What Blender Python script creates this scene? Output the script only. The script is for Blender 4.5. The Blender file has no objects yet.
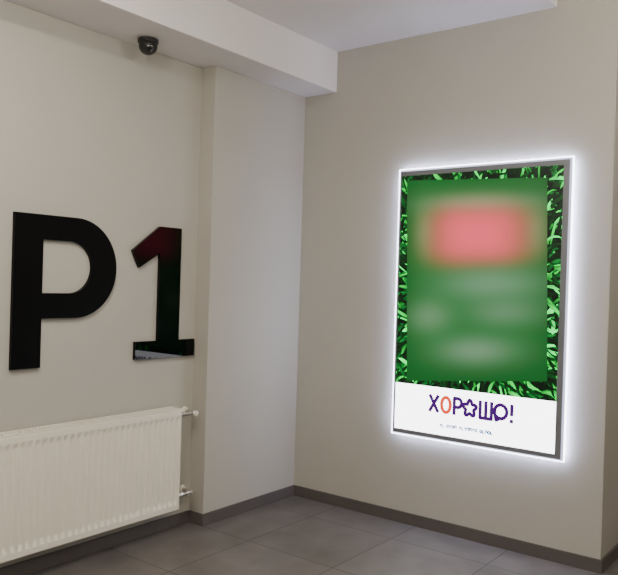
import bpy, math, random
from mathutils import Matrix, Vector
random.seed(7)
scene = bpy.context.scene
COL = scene.collection

# ------------------------------------------------------------------ helpers
def srgb(r, g, b):
    def c(v):
        v /= 255.0
        return v/12.92 if v <= 0.04045 else ((v+0.055)/1.055)**2.4
    return (c(r), c(g), c(b), 1.0)

def link(ob, parent=None):
    COL.objects.link(ob)
    if parent: ob.parent = parent
    return ob

def empty(name, loc=(0, 0, 0)):
    e = bpy.data.objects.new(name, None)
    e.empty_display_size = 0.05
    COL.objects.link(e)
    return e

def mesh_ob(name, verts, faces, mat, parent=None, smooth=False):
    me = bpy.data.meshes.new(name)
    me.from_pydata([tuple(v) for v in verts], [], faces)
    me.update()
    if mat: me.materials.append(mat)
    if smooth:
        for p in me.polygons: p.use_smooth = True
    return link(bpy.data.objects.new(name, me), parent)

def boxvf(x0, x1, y0, y1, z0, z1):
    v = [(x0,y0,z0),(x1,y0,z0),(x1,y1,z0),(x0,y1,z0),(x0,y0,z1),(x1,y0,z1),(x1,y1,z1),(x0,y1,z1)]
    f = [(0,3,2,1),(4,5,6,7),(0,1,5,4),(1,2,6,5),(2,3,7,6),(3,0,4,7)]
    return v, f

def boxes(name, lst, mat, parent=None, bevel=0.0):
    V, F = [], []
    for b in lst:
        v, f = boxvf(*b); o = len(V)
        V += v; F += [tuple(i+o for i in q) for q in f]
    ob = mesh_ob(name, V, F, mat, parent)
    if bevel:
        m = ob.modifiers.new("bevel", 'BEVEL'); m.width = bevel; m.segments = 2
        m.limit_method = 'ANGLE'
    return ob

def lathe(name, prof, center, axis, mat, parent=None, n=32, smooth=True):
    """prof: list of (r, h) along axis"""
    axis = Vector(axis).normalized()
    q = axis.to_track_quat('Z', 'Y')
    V, F = [], []
    for r, h in prof:
        for i in range(n):
            a = 2*math.pi*i/n
            V.append(Vector(center) + q @ Vector((r*math.cos(a), r*math.sin(a), h)))
    for k in range(len(prof)-1):
        for i in range(n):
            j = (i+1) % n
            F.append((k*n+i, k*n+j, (k+1)*n+j, (k+1)*n+i))
    F.append(tuple(reversed(range(n))))
    F.append(tuple(range((len(prof)-1)*n, len(prof)*n)))
    ob = mesh_ob(name, V, F, mat, parent, smooth)
    if smooth:
        m = ob.modifiers.new("es", 'EDGE_SPLIT'); m.split_angle = math.radians(40)
    return ob

def mat_new(name):
    m = bpy.data.materials.new(name); m.use_nodes = True
    nt = m.node_tree
    return m, nt, nt.nodes["Principled BSDF"]

def simple(name, col, rough=0.5, metal=0.0, emis=None, es=0.0, spec=0.5, coat=0.0):
    m, nt, p = mat_new(name)
    p.inputs["Base Color"].default_value = col
    p.inputs["Roughness"].default_value = rough
    p.inputs["Metallic"].default_value = metal
    p.inputs["Specular IOR Level"].default_value = spec
    p.inputs["Coat Weight"].default_value = coat
    if emis:
        p.inputs["Emission Color"].default_value = emis
        p.inputs["Emission Strength"].default_value = es
    return m

def paint(name, col, rough=0.7, bump=0.06, scale=120.0, var=0.03):
    m, nt, p = mat_new(name)
    N, L = nt.nodes, nt.links
    tc = N.new("ShaderNodeTexCoord")
    n1 = N.new("ShaderNodeTexNoise"); n1.inputs["Scale"].default_value = 1.3; n1.inputs["Detail"].default_value = 4
    n2 = N.new("ShaderNodeTexNoise"); n2.inputs["Scale"].default_value = scale; n2.inputs["Detail"].default_value = 3
    L.new(tc.outputs["Object"], n1.inputs["Vector"]); L.new(tc.outputs["Object"], n2.inputs["Vector"])
    r = N.new("ShaderNodeValToRGB")
    r.color_ramp.elements[0].position = 0.3; r.color_ramp.elements[1].position = 0.7
    r.color_ramp.elements[0].color = tuple(c*(1-var) for c in col[:3])+(1,)
    r.color_ramp.elements[1].color = tuple(c*(1+var) for c in col[:3])+(1,)
    L.new(n1.outputs["Fac"], r.inputs["Fac"]); L.new(r.outputs["Color"], p.inputs["Base Color"])
    b = N.new("ShaderNodeBump"); b.inputs["Strength"].default_value = bump; b.inputs["Distance"].default_value = 0.004
    L.new(n2.outputs["Fac"], b.inputs["Height"]); L.new(b.outputs["Normal"], p.inputs["Normal"])
    p.inputs["Roughness"].default_value = rough
    p.inputs["Specular IOR Level"].default_value = 0.3
    return m

def tile_mat(name, x0, y0, size=0.6):
    m, nt, p = mat_new(name)
    N, L = nt.nodes, nt.links
    tc = N.new("ShaderNodeTexCoord")
    mp = N.new("ShaderNodeMapping"); mp.inputs["Location"].default_value = (-x0, -y0, 0)
    L.new(tc.outputs["Object"], mp.inputs["Vector"])
    br = N.new("ShaderNodeTexBrick")
    br.offset = 0.0; br.squash = 1.0
    br.inputs["Scale"].default_value = 1.0
    br.inputs["Brick Width"].default_value = size; br.inputs["Row Height"].default_value = size
    br.inputs["Mortar Size"].default_value = 0.0035; br.inputs["Mortar Smooth"].default_value = 0.2
    br.inputs["Bias"].default_value = 0.0
    br.inputs["Color1"].default_value = srgb(97, 93, 90)
    br.inputs["Color2"].default_value = srgb(106, 102, 99)
    br.inputs["Mortar"].default_value = srgb(50, 48, 46)
    L.new(mp.outputs["Vector"], br.inputs["Vector"])
    n = N.new("ShaderNodeTexNoise"); n.inputs["Scale"].default_value = 5; n.inputs["Detail"].default_value = 8
    L.new(tc.outputs["Object"], n.inputs["Vector"])
    r = N.new("ShaderNodeMapRange"); r.inputs["From Min"].default_value = .3; r.inputs["From Max"].default_value = .7
    r.inputs["To Min"].default_value = .80; r.inputs["To Max"].default_value = 1.15
    L.new(n.outputs["Fac"], r.inputs["Value"])
    mx = N.new("ShaderNodeVectorMath"); mx.operation = 'SCALE'
    L.new(br.outputs["Color"], mx.inputs[0]); L.new(r.outputs["Result"], mx.inputs["Scale"])
    L.new(mx.outputs["Vector"], p.inputs["Base Color"])
    p.inputs["Roughness"].default_value = 0.38
    b = N.new("ShaderNodeBump"); b.inputs["Strength"].default_value = 0.3; b.inputs["Distance"].default_value = 0.002
    b.invert = True
    L.new(br.outputs["Fac"], b.inputs["Height"]); L.new(b.outputs["Normal"], p.inputs["Normal"])
    return m

M_wall = paint("wall_paint", srgb(183, 180, 169))
M_ceil = paint("ceiling_paint", srgb(236, 232, 229), bump=0.03)
M_floor = tile_mat("floor_tile", 3.17, 2.81)
M_base = paint("baseboard_tile", srgb(94, 89, 86), rough=0.4, bump=0.02)
M_white = simple("radiator_enamel", srgb(240, 234, 218), 0.35)
M_dark = simple("radiator_interior", srgb(120, 114, 106), 0.6)
M_chrome = simple("nickel_fitting", srgb(205, 200, 192), 0.28, 0.9)
M_black = simple("black_acrylic", (0.002, 0.002, 0.003, 1), 0.012, spec=0.20)
M_blackP = simple("black_satin_acrylic", (0.003, 0.003, 0.0035, 1), 0.35, spec=0.10)
M_cam = simple("camera_black", (0.012, 0.012, 0.013, 1), 0.4)
M_lens = simple("camera_dome_glass", (0.01, 0.01, 0.012, 1), 0.05, coat=1)
M_frame = simple("frame_anodised", srgb(116, 119, 124), 0.4, 0.0)

# ------------------------------------------------------------------ room shell
XR, YL, YP, XP = 4.07, 3.31, 3.19, 3.18
ZB, ZC, ZH = 2.80, 3.075, 3.42
XB, YB = -3.0, -3.0
boxes("floor", [(XB-.15, 6.15, YB-.15, YL+.15, -.1, 0)], M_floor)
boxes("wall_left", [(XB-.15, XR, YL, YL+.15, 0, ZH)], M_wall)
boxes("wall_pilaster", [(XP, XR, YP, YL, 0, ZB)], M_wall, bevel=0.004)
boxes("wall_right", [(XR, 6.0, 1.10, YL+.15, 0, ZH)], M_wall, bevel=0.004)
boxes("wall_passage", [(6.0, 6.15, YB, YL+.15, 0, ZH)], M_wall)
boxes("wall_back", [(XB-.15, XB, YB, YL, 0, ZH)], M_wall)
boxes("wall_front", [(XB-.15, 6.15, YB-.15, YB, 0, ZH)], M_wall)
boxes("ceiling", [(XB-.15, 6.15, YB-.15, YL+.15, ZH, ZH+.1)], M_ceil)
boxes("ceiling_soffit", [(XB, XR, 1.43, YL, ZC, ZH)], M_ceil, bevel=0.003)
boxes("ceiling_beam", [(XB, XR, 2.923, YL, ZB, ZC)], M_ceil, bevel=0.004)
bh, bt = 0.072, 0.011
boxes("baseboard_left", [(XB, XP-bt, YL-bt, YL, 0, bh)], M_base, bevel=0.001)
boxes("baseboard_pilaster", [(XP-bt, XR-bt, YP-bt, YP, 0, bh), (XP-bt, XP, YP, YL-bt, 0, bh)], M_base)
boxes("baseboard_right", [(XR-bt, XR, 1.10-bt, YP, 0, bh), (XR, 6.0, 1.10-bt, 1.10, 0, bh)], M_base)

# ------------------------------------------------------------------ P1 sign
sign = empty("level_sign")
def extrude_poly(name, outer, inner, y0, y1, mat, parent):
    cu = bpy.data.curves.new(name, 'CURVE'); cu.dimensions = '2D'; cu.fill_mode = 'BOTH'
    for poly in [outer]+([inner] if inner else []):
        sp = cu.splines.new('POLY'); sp.points.add(len(poly)-1)
        for p, (x, z) in zip(sp.points, poly): p.co = (x, z, 0, 1)
        sp.use_cyclic_u = True
    cu.extrude = (y1-y0)/2
    tmp = bpy.data.objects.new("tmp", cu); COL.objects.link(tmp)
    dg = bpy.context.evaluated_depsgraph_get()
    me = bpy.data.meshes.new_from_object(tmp.evaluated_get(dg))
    bpy.data.objects.remove(tmp)
    me.transform(Matrix(((1,0,0,0),(0,0,-1,(y0+y1)/2),(0,1,0,0),(0,0,0,1))))
    me.materials.clear(); me.materials.append(mat); me.name = name
    for p in me.polygons: p.use_smooth = False
    ob = link(bpy.data.objects.new(name, me), parent)
    return ob

def dshape(xl, xr, zb, zt, n=32):
    r = (zt-zb)/2; cx = xr-r*0.98
    pts = [(xl, zb)]
    for i in range(n+1):
        a = -math.pi/2+math.pi*i/n
        pts.append((cx+r*.98*math.cos(a), (zb+zt)/2+r*math.sin(a)))
    pts.append((xl, zt))
    return pts
zt, zb = 1.800, 1.033
po = [(1.95, zb), (2.107, zb), (2.107, 1.279)] + dshape(2.107, 2.558, 1.279, zt)[1:-1] + [(1.95, zt)]
pi_ = dshape(2.107, 2.400, 1.407, 1.676)
extrude_poly("letter_p", po, pi_, YL-0.022, YL-0.001, M_blackP, sign)
one = [(2.704, zb), (3.158, zb), (3.158, 1.135), (3.030, 1.135), (3.030, zt), (2.865, zt),
       (2.668, 1.652), (2.718, 1.556), (2.868, 1.645), (2.868, 1.135), (2.704, 1.135)]
extrude_poly("digit_1", one, None, YL-0.022, YL-0.001, M_black, sign)

# ------------------------------------------------------------------ radiator
rad = empty("panel_radiator")
rx0, rx1, rz0, rz1, ry0, ry1 = 1.46, 2.98, 0.140, 0.733, 3.19, 3.285
def fluted(name, yf, yb, sign_):
    pitch = 0.04
    n = int(round((rx1-rx0-0.02)/pitch)); xs = []
    off = rx0+0.01
    prof = [(0, 0), (.16, 0), (.28, .5), (.38, 1), (.72, 1), (.82, .5), (.94, 0)]
    xs.append((rx0, 0))
    for i in range(n):
        for u, d in prof: xs.append((off+(i+u)*(rx1-rx0-.02)/n, d))
    xs.append((rx1, 0))
    zs = [(rz0, 0, .008), (rz0+.006, 0, 0), (rz0+.035, 0, 0), (rz0+.055, .7, 0), (rz0+.065, 1, 0),
          (rz1-.065, 1, 0), (rz1-.055, .7, 0), (rz1-.035, 0, 0), (rz1-.006, 0, 0), (rz1, 0, .008)]
    V, F = [], []
    for z, k, e in zs:
        for x, d in xs: V.append((x, yf+sign_*(e+0.011*d*k), z))
    nx = len(xs)
    for r in range(len(zs)-1):
        for c in range(nx-1):
            F.append((r*nx+c, r*nx+c+1, (r+1)*nx+c+1, (r+1)*nx+c))
    o = len(V)
    V += [(rx0, yb, rz0), (rx1, yb, rz0), (rx1, yb, rz1), (rx0, yb, rz1)]
    F.append((o+1, o, o+3, o+2))
    top = (len(zs)-1)*nx
    F.append(tuple([*range(nx-1, -1, -1)]) + (o, o+1))
    F.append(tuple(range(top, top+nx)) + (o+2, o+3))
    F.append((o+1, o+2) + tuple(r*nx+nx-1 for r in range(len(zs)-1, -1, -1)))
    F.append((o+3, o) + tuple(r*nx for r in range(len(zs))))
    return mesh_ob(name, V, F, M_white, rad)
fluted("front_panel", ry0, ry0+0.018, 1)
boxes("rear_panel", [(rx0, rx1, ry1-.016, ry1, rz0, rz1-.01)], M_white, rad, 0.003)
# convector fins
boxes("convector_fins", [(rx0+.03+i*.025, rx0+.032+i*.025, ry0+.02, ry1-.018, rz0+.03, rz1-.04) for i in range(58)], M_dark, rad)
boxes("side_cover", [(rx1-.002, rx1+.003, ry0+.004, ry1-.002, rz0+.01, rz1+.004),
                     (rx0-.003, rx0+.002, ry0+.004, ry1-.002, rz0+.01, rz1+.004)], M_white, rad, .001)
gr = [(rx0, rx1, ry0+.002, ry0+.014, rz1, rz1+.006), (rx0, rx1, ry1-.014, ry1-.002, rz1, rz1+.006),
      (rx0, rx1, (ry0+ry1)/2-.003, (ry0+ry1)/2+.003, rz1, rz1+.005)]
nsl = 76
for i in range(nsl+1):
    x = rx0+.002+(rx1-rx0-.01)*i/nsl
    gr.append((x, x+.006, ry0+.012, ry1-.012, rz1-.001, rz1+.004))
boxes("top_grille", gr, M_white, rad)
boxes("wall_bracket", [(x, x+.03, ry1-.002, YL, z, z+.08) for x in (1.75, 2.75) for z in (.2, .6)], M_white, rad)
def pipe(name, pts, r, mat, parent):
    cu = bpy.data.curves.new(name, 'CURVE'); cu.dimensions = '3D'; cu.bevel_depth = r; cu.bevel_resolution = 5
    cu.use_fill_caps = True
    sp = cu.splines.new('POLY'); sp.points.add(len(pts)-1)
    for p, c in zip(sp.points, pts): p.co = (*c, 1)
    cu.materials.append(mat)
    return link(bpy.data.objects.new(name, cu), parent)
def elbow(x, y, z, n=8, r=.02):
    pts = [(rx1, y, z)]
    for i in range(n+1):
        a = math.pi/2*i/n
        pts.append((x-r+r*math.sin(a), y+r-r*math.cos(a), z))
    pts.append((x, YL, z)); return pts
for nm, z in (("upper_valve", .695), ("lower_valve", .215)):
    y = 3.225
    pipe(nm+"_pipe", elbow(3.115, y, z), .009, M_chrome, rad)
    lathe(nm+"_nut", [(.015, 0), (.015, .02), (.012, .022), (.012, .03), (.016, .031), (.016, .05)], (rx1+.004, y, z), (1, 0, 0), M_chrome, rad, 6, False)
    lathe(nm+"_body", [(.013, -.022), (.016, -.02), (.016, .02), (.013, .022)], (3.085, y, z), (1, 0, 0), M_chrome, rad, 20)
    lathe(nm+"_cap", [(.011, 0), (.011, .02), (.016, .021), (.016, .036), (.013, .038)] if z > .5 else [(.011, 0), (.011, .02), (.013, .021), (.013, .028)], (3.1, y, z), (0, -1, 0) , M_white if z > .5 else M_chrome, rad, 20)
    lathe(nm+"_rosette", [(.026, 0), (.024, .006), (.012, .009)], (3.115, YL, z), (0, -1, 0), M_white, rad, 24)

# ------------------------------------------------------------------ dome camera
cam_e = empty("security_camera")
cx, cy = 2.63, 3.165
lathe("mount_base", [(.05, 0), (.056, .004), (.056, .022), (.05, .028)], (cx, cy, ZB), (0, 0, -1), M_cam, cam_e)
lathe("eyeball_housing", [(.046, 0), (.05, .01), (.05, .022), (.046, .036), (.036, .05), (.02, .059), (.006, .062)], (cx, cy, ZB-.024), (-.15, -.25, -1), M_cam, cam_e)
lathe("lens", [(.021, 0), (.021, .01), (.016, .014), (.004, .016)], (cx-.018, cy-.035, ZB-.058), (-.35, -.8, -.6), M_lens, cam_e, 24)

# ------------------------------------------------------------------ illuminated poster
pos = empty("illuminated_poster")
py0, py1, pz0, pz1 = 1.298, 2.390, .562, 2.233
sy0, sy1, sz0, sz1 = 1.350, 2.368, .600, 2.188     # visible print
xf = XR-.036                                        # front face of plate
M_rim = simple("acrylic_lit_edge", (.6, .65, .8, 1), .3, emis=(.82, .87, 1, 1), es=10.0)
M_led = simple("led_strip", (.8, .8, .8, 1), .4, emis=(.60, .64, 1, 1), es=72.0)
M_acr = simple("acrylic_border", srgb(170, 175, 190), .15, emis=(.7, .75, 1, 1), es=1.0)
boxes("light_box_body", [(XR-.028, XR-.001, py0+.03, py1-.03, pz0+.03, pz1-.03)], M_frame, pos)
def ring(y0, y1, z0, z1, wl, wr, wb, wt, xa, xb):
    # wl = width on high-y side (photo's left)
    return [(xa, xb, y0, y1, z1-wt, z1), (xa, xb, y0, y1, z0, z0+wb),
            (xa, xb, y1-wl, y1, z0+wb, z1-wt), (xa, xb, y0, y0+wr, z0+wb, z1-wt)]
boxes("led_strip", ring(py0+.020, py1-.020, pz0+.020, pz1-.020, .007, .007, .007, .007, XR-.018, XR-.006), M_led, pos)
boxes("acrylic_edge", ring(py0, py1, pz0, pz1, .006, .006, .006, .006, xf, xf+.008), M_rim, pos)
boxes("acrylic_border", ring(py0+.006, py1-.006, pz0+.006, pz1-.006, .014, .016, .012, .014, xf+.001, xf+.008), M_acr, pos)
boxes("snap_frame", ring(py0+.020, py1-.014, pz0+.014, pz1-.017, py1-.014-sy1, sy0-py0-.020, sz0-pz0-.014, pz1-.017-sz1, xf-.006, xf+.008), M_frame, pos, .001)
boxes("corner_standoffs", [(xf+.008, XR, y-.01, y+.01, z-.01, z+.01) for y in (py0+.05, py1-.05) for z in (pz0+.05, pz1-.05)], M_frame, pos)

def emis_attr(name, strength):
    m, nt, p = mat_new(name)
    a = nt.nodes.new("ShaderNodeAttribute"); a.attribute_name = "Col"
    p.inputs["Base Color"].default_value = (.01, .01, .01, 1); p.inputs["Roughness"].default_value = .35
    p.inputs["Specular IOR Level"].default_value = .2
    nt.links.new(a.outputs["Color"], p.inputs["Emission Color"])
    p.inputs["Emission Strength"].default_value = strength
    return m
M_print = emis_attr("backlit_print", 1.0)
def col_mesh(name, V, F, C, mat, parent):
    ob = mesh_ob(name, V, F, mat, parent)
    at = ob.data.color_attributes.new("Col", 'FLOAT_COLOR', 'POINT')
    for i, c in enumerate(C): at.data[i].color = (*c[:3], 1)
    return ob
ZW = .888
# dark ground + white footer
xq = xf-.0005
col_mesh("print_ground", [(xq, sy1, ZW), (xq, sy0, ZW), (xq, sy0, sz1), (xq, sy1, sz1)], [(0, 1, 2, 3)], [(.001, .006, .002)]*4, M_print, pos)
col_mesh("print_footer", [(xq, sy1, sz0), (xq, sy0, sz0), (xq, sy0, ZW), (xq, sy1, ZW)], [(0, 1, 2, 3)], [(6.2, 6.2, 6.6)]*4, M_print, pos)
# grass blades
V, F, C = [], [], []
cyy, czz = (sy0+sy1)/2, 1.5
pal = [(.001, .03, .006), (.001, .09, .012), (.002, .32, .04), (.002, 1.0, .08), (.003, 1.9, .16), (.05, 3.2, .4)]
NB = 2100
for i in range(NB):
    y = random.uniform(sy0-.03, sy1+.03); z = random.uniform(ZW-.03, sz1+.03)
    if 1.49 < y < 2.23 and 1.04 < z < 2.04: continue
    ang = math.atan2((z-czz)/1.3, y-cyy)+random.gauss(0, .55)
    ln = random.uniform(.05, .15); w = random.uniform(.004, .0145); curv = random.gauss(0, 9)
    k = random.random(); col = pal[min(5, int(k*k*0.9*7))] if i > NB*.25 else pal[random.randint(0, 2)]
    xd = xq-.0003-.0022*i/NB
    o = len(V); ns = 5; py_, pz_ = y, z
    for s in range(ns+1):
        u = s/ns; a = ang+curv*(u-.5)*ln
        ww = w*math.sin(math.pi*(.12+.88*u))**.7 if u < 1 else .0003
        nyv, nzv = -math.sin(a), math.cos(a)
        for sg, sh in ((-1, .4), (0, 1.3), (1, .7)):
            vy = min(max(py_+nyv*ww*sg, sy0), sy1); vz = min(max(pz_+nzv*ww*sg, ZW), sz1)
            V.append((xd, vy, vz)); sc = sh*(.2+1.0*u)
            C.append(tuple(c*sc for c in col))
        py_ += math.cos(a)*ln/ns; pz_ += math.sin(a)*ln/ns
    for s in range(ns):
        for q in range(2):
            F.append((o+s*3+q, o+s*3+q+1, o+s*3+q+4, o+s*3+q+3))
col_mesh("print_grass", V, F, C, M_print, pos)
# blur box over the poster artwork, its skewed outline built into the quad
xa = xq-.0030
cor = dict(tl=(2.330, 2.160), tr=(1.440, 2.124), br=(1.404, .994), bl=(2.288, .905))
NU, NV = 56, 72
V, F, C = [], [], []
def g(u, v, cu, cv, su, sv, p=2): return math.exp(-((abs(u-cu)/su)**p+(abs(v-cv)/sv)**p))
def lerp(a, b, t): return tuple(x+(y-x)*t for x, y in zip(a, b))
for j in range(NV+1):
    for i in range(NU+1):
        u, v = i/NU, j/NV      # v from top
        top = lerp(cor['tl'], cor['tr'], u); bot = lerp(cor['bl'], cor['br'], u)
        y, z = lerp(top, bot, v)
        V.append((xa, y, z))
        c = (.006, .13, .018)
        c = lerp(c, (.014, .20, .035), g(u, v, .5, .45, .46, .46, 6))
        c = lerp(c, (.30, .48, .26), .6*g(u, v, .53, .12, .38, .05))
        c = lerp(c, (.20, .42, .17), .5*g(u, v, .14, .26, .08, .12))
        c = lerp(c, (.20, .42, .17), .5*g(u, v, .93, .26, .08, .12))
        c = lerp(c, (1.35, .14, .20), g(u, v, .53, .275, .32, .135, 3.0))
        c = lerp(c, (.20, .40, .22), .8*g(u, v, .62, .52, .34, .08))
        c = lerp(c, (.18, .36, .18), .8*g(u, v, .18, .68, .16, .08))
        c = lerp(c, (.19, .36, .20), .65*g(u, v, .72, .66, .24, .07))
        c = lerp(c, (.22, .40, .23), .8*g(u, v, .52, .85, .26, .07))
        C.append(c)
for j in range(NV):
    for i in range(NU):
        a = j*(NU+1)+i
        F.append((a+NU+1, a+NU+2, a+1, a))
col_mesh("print_blur_box", V, F, C, M_print, pos)

# lettering
def strokes(name, lst, col, x, w):
    V, F = [], []
    def disc(c, r, n=14):
        o = len(V)
        for i in range(n):
            a = 2*math.pi*i/n; V.append((x, c[0]-r*math.cos(a), c[1]+r*math.sin(a)))
        F.append(tuple(range(o, o+n)))
    for pts, closed in lst:
        seg = list(zip(pts, pts[1:]+pts[:1])) if closed else list(zip(pts, pts[1:]))
        for a, b in seg:
            d = Vector((b[0]-a[0], b[1]-a[1]))
            if d.length < 1e-6: continue
            d.normalize(); nx, nz = -d.y*w/2, d.x*w/2; o = len(V)
            V.extend([(x, a[0]+nx, a[1]+nz), (x, b[0]+nx, b[1]+nz), (x, b[0]-nx, b[1]-nz), (x, a[0]-nx, a[1]-nz)])
            F.append((o, o+1, o+2, o+3))
        for p in (pts if closed else pts[1:-1]): disc(p, w/2)
    return col_mesh(name, V, F, [col]*len(V), M_print, pos)
TY, TZ, H = 2.132, .740, .094
def P(s, t): return (TY-s, TZ+t*H)
def circ(cs, ct, rs, rt, a0=0, a1=360, n=28, f=None):
    r = []
    for i in range(n+1):
        a = math.radians(a0+(a1-a0)*i/n); k = f(a) if f else 1
        r.append(P(cs+rs*k*math.cos(a), ct+rt*k*math.sin(a)))
    return r
purple = (.085, .008, .20); orange = (1.5, .11, .03)
L = []
L.append(([P(.006, -.05), P(.066, 1.05)], False)); L.append(([P(.006, 1.05), P(.066, -.05)], False))
L.append(([P(.172, -.07), P(.172, 1), P(.195, 1)]+[P(.195+.024*math.sin(a), .72+.28*math.cos(a)) for a in [math.pi*i/10 for i in range(11)]]+[P(.172, .44)], False))
L.append((circ(.272, .48, .044, .52, 90, 450, 60, lambda a: .80+.20*math.cos(5*(a-math.pi/2))), True))
L.append(([P(.338, 1.07), P(.338, 0), P(.408, 0), P(.408, 1.07)], False)); L.append(([P(.373, 0), P(.373, 1.07)], False))
L.append((circ(.464, .54, .037, .42, -140, 190)+[P(.437, .0), P(.456, .10)], False))
L.append(([P(.530, 1.07), P(.530, .36)], False)); L.append(([P(.530, -.07), P(.530, .15)], False))
strokes("lettering", L, purple, xq-.0009, .0215)
strokes("lettering_accent", [(circ(.117, .5, .029, .48), True)], orange, xq-.0009, .0215)
# small tagline
L = []; s = .08
while s < .41:
    h = .017
    k = random.randint(0, 4); y0_, z0_ = TY-s, .652
    w_ = .011
    if k == 0: L.append(([(y0_, z0_), (y0_, z0_+h), (y0_-w_, z0_+h), (y0_-w_, z0_)], False))
    elif k == 1: L.append(([(y0_-w_/2+.006*math.cos(a*.6), z0_+h/2+.008*math.sin(a*.6)) for a in range(10)], True))
    elif k == 2: L.append(([(y0_, z0_), (y0_-w_/2, z0_+h), (y0_-w_, z0_)], False))
    elif k == 3: L.append(([(y0_, z0_+h), (y0_, z0_), (y0_-w_, z0_)], False))
    else: L.append(([(y0_, z0_+h), (y0_-w_/2, z0_+h/2), (y0_-w_, z0_+h)], False)); L.append(([(y0_-w_/2, z0_+h/2), (y0_-w_/2, z0_)], False))
    s += .017 if random.random() > .15 else .03
strokes("tagline", L, (.02, .22, .7), xq-.0009, .0065)

# ------------------------------------------------------------------ lights
LC = (1, .92, .83)
M_diff = simple("lamp_diffuser", (.9, .9, .9, 1), .5, emis=(*LC, 1), es=10)
M_added_globe = simple("added_opal_globe", (.9, .9, .9, 1), .4, emis=(*LC, 1), es=76)  # glow of the added out-of-view pendants
M_trimw = simple("lamp_trim", srgb(230, 230, 228), .4)
def downlight(x, y, zc, power, r=.16, col=LC):
    e = empty("ceiling_light")
    lathe("trim_ring", [(r+.03, 0), (r+.03, .006), (r+.005, .012), (r, .012)], (x, y, zc), (0, 0, -1), M_trimw, e, 40)
    lathe("diffuser", [(r, 0), (r, .0125)], (x, y, zc), (0, 0, -1), M_diff, e, 40, False)
    ld = bpy.data.lights.new("lamp", 'AREA'); ld.shape = 'DISK'; ld.size = 2*r; ld.energy = power; ld.color = col
    lo = bpy.data.objects.new("lamp", ld); lo.location = (x, y, zc-.02); link(lo, e)
def added_globe(x, y, zc, drop, r=.14):  # invented pendant, hung out of view to brighten ceiling and walls
    e = empty("added_globe_pendant")
    lathe("canopy", [(.06, 0), (.06, .02), (.02, .03)], (x, y, zc), (0, 0, -1), M_trimw, e, 24)
    lathe("stem", [(.008, .02), (.008, drop-r+.01)], (x, y, zc), (0, 0, -1), M_trimw, e, 12)
    pr = [(max(.004, r*math.sin(math.pi*i/16)), drop-r*math.cos(math.pi*i/16)) for i in range(17)]
    lathe("added_opal_shade", pr, (x, y, zc), (0, 0, -1), M_added_globe, e, 32)
downlight(1.4, 1.9, ZC, 25)
added_globe(2.9, -.1, ZH, .60)
added_globe(.75, 1.75, ZC, .45)
added_globe(.4, -.6, ZH, .75)

w = bpy.data.worlds.new("world"); scene.world = w; w.use_nodes = True
w.node_tree.nodes["Background"].inputs["Color"].default_value = (.5, .49, .47, 1)
w.node_tree.nodes["Background"].inputs["Strength"].default_value = .3

# ------------------------------------------------------------------ camera
X = Vector((.6071, -.0103, -.7944)).normalized()
Y = Vector((-.7943, .0244, -.6073)); Y = (Y-X*Y.dot(X)).normalized()
Z = X.cross(Y)
R = Matrix((X, Y, Z)) @ Matrix.Rotation(math.radians(.28), 3, 'Z')
cd = bpy.data.cameras.new("camera"); cd.sensor_fit = 'HORIZONTAL'; cd.sensor_width = 36; cd.lens = 734/618*36
cd.clip_start = .05
co = bpy.data.objects.new("camera", cd); COL.objects.link(co)
M4 = R.to_4x4(); M4.translation = Vector((0, 0, 1.5))
co.matrix_world = M4
scene.camera = co
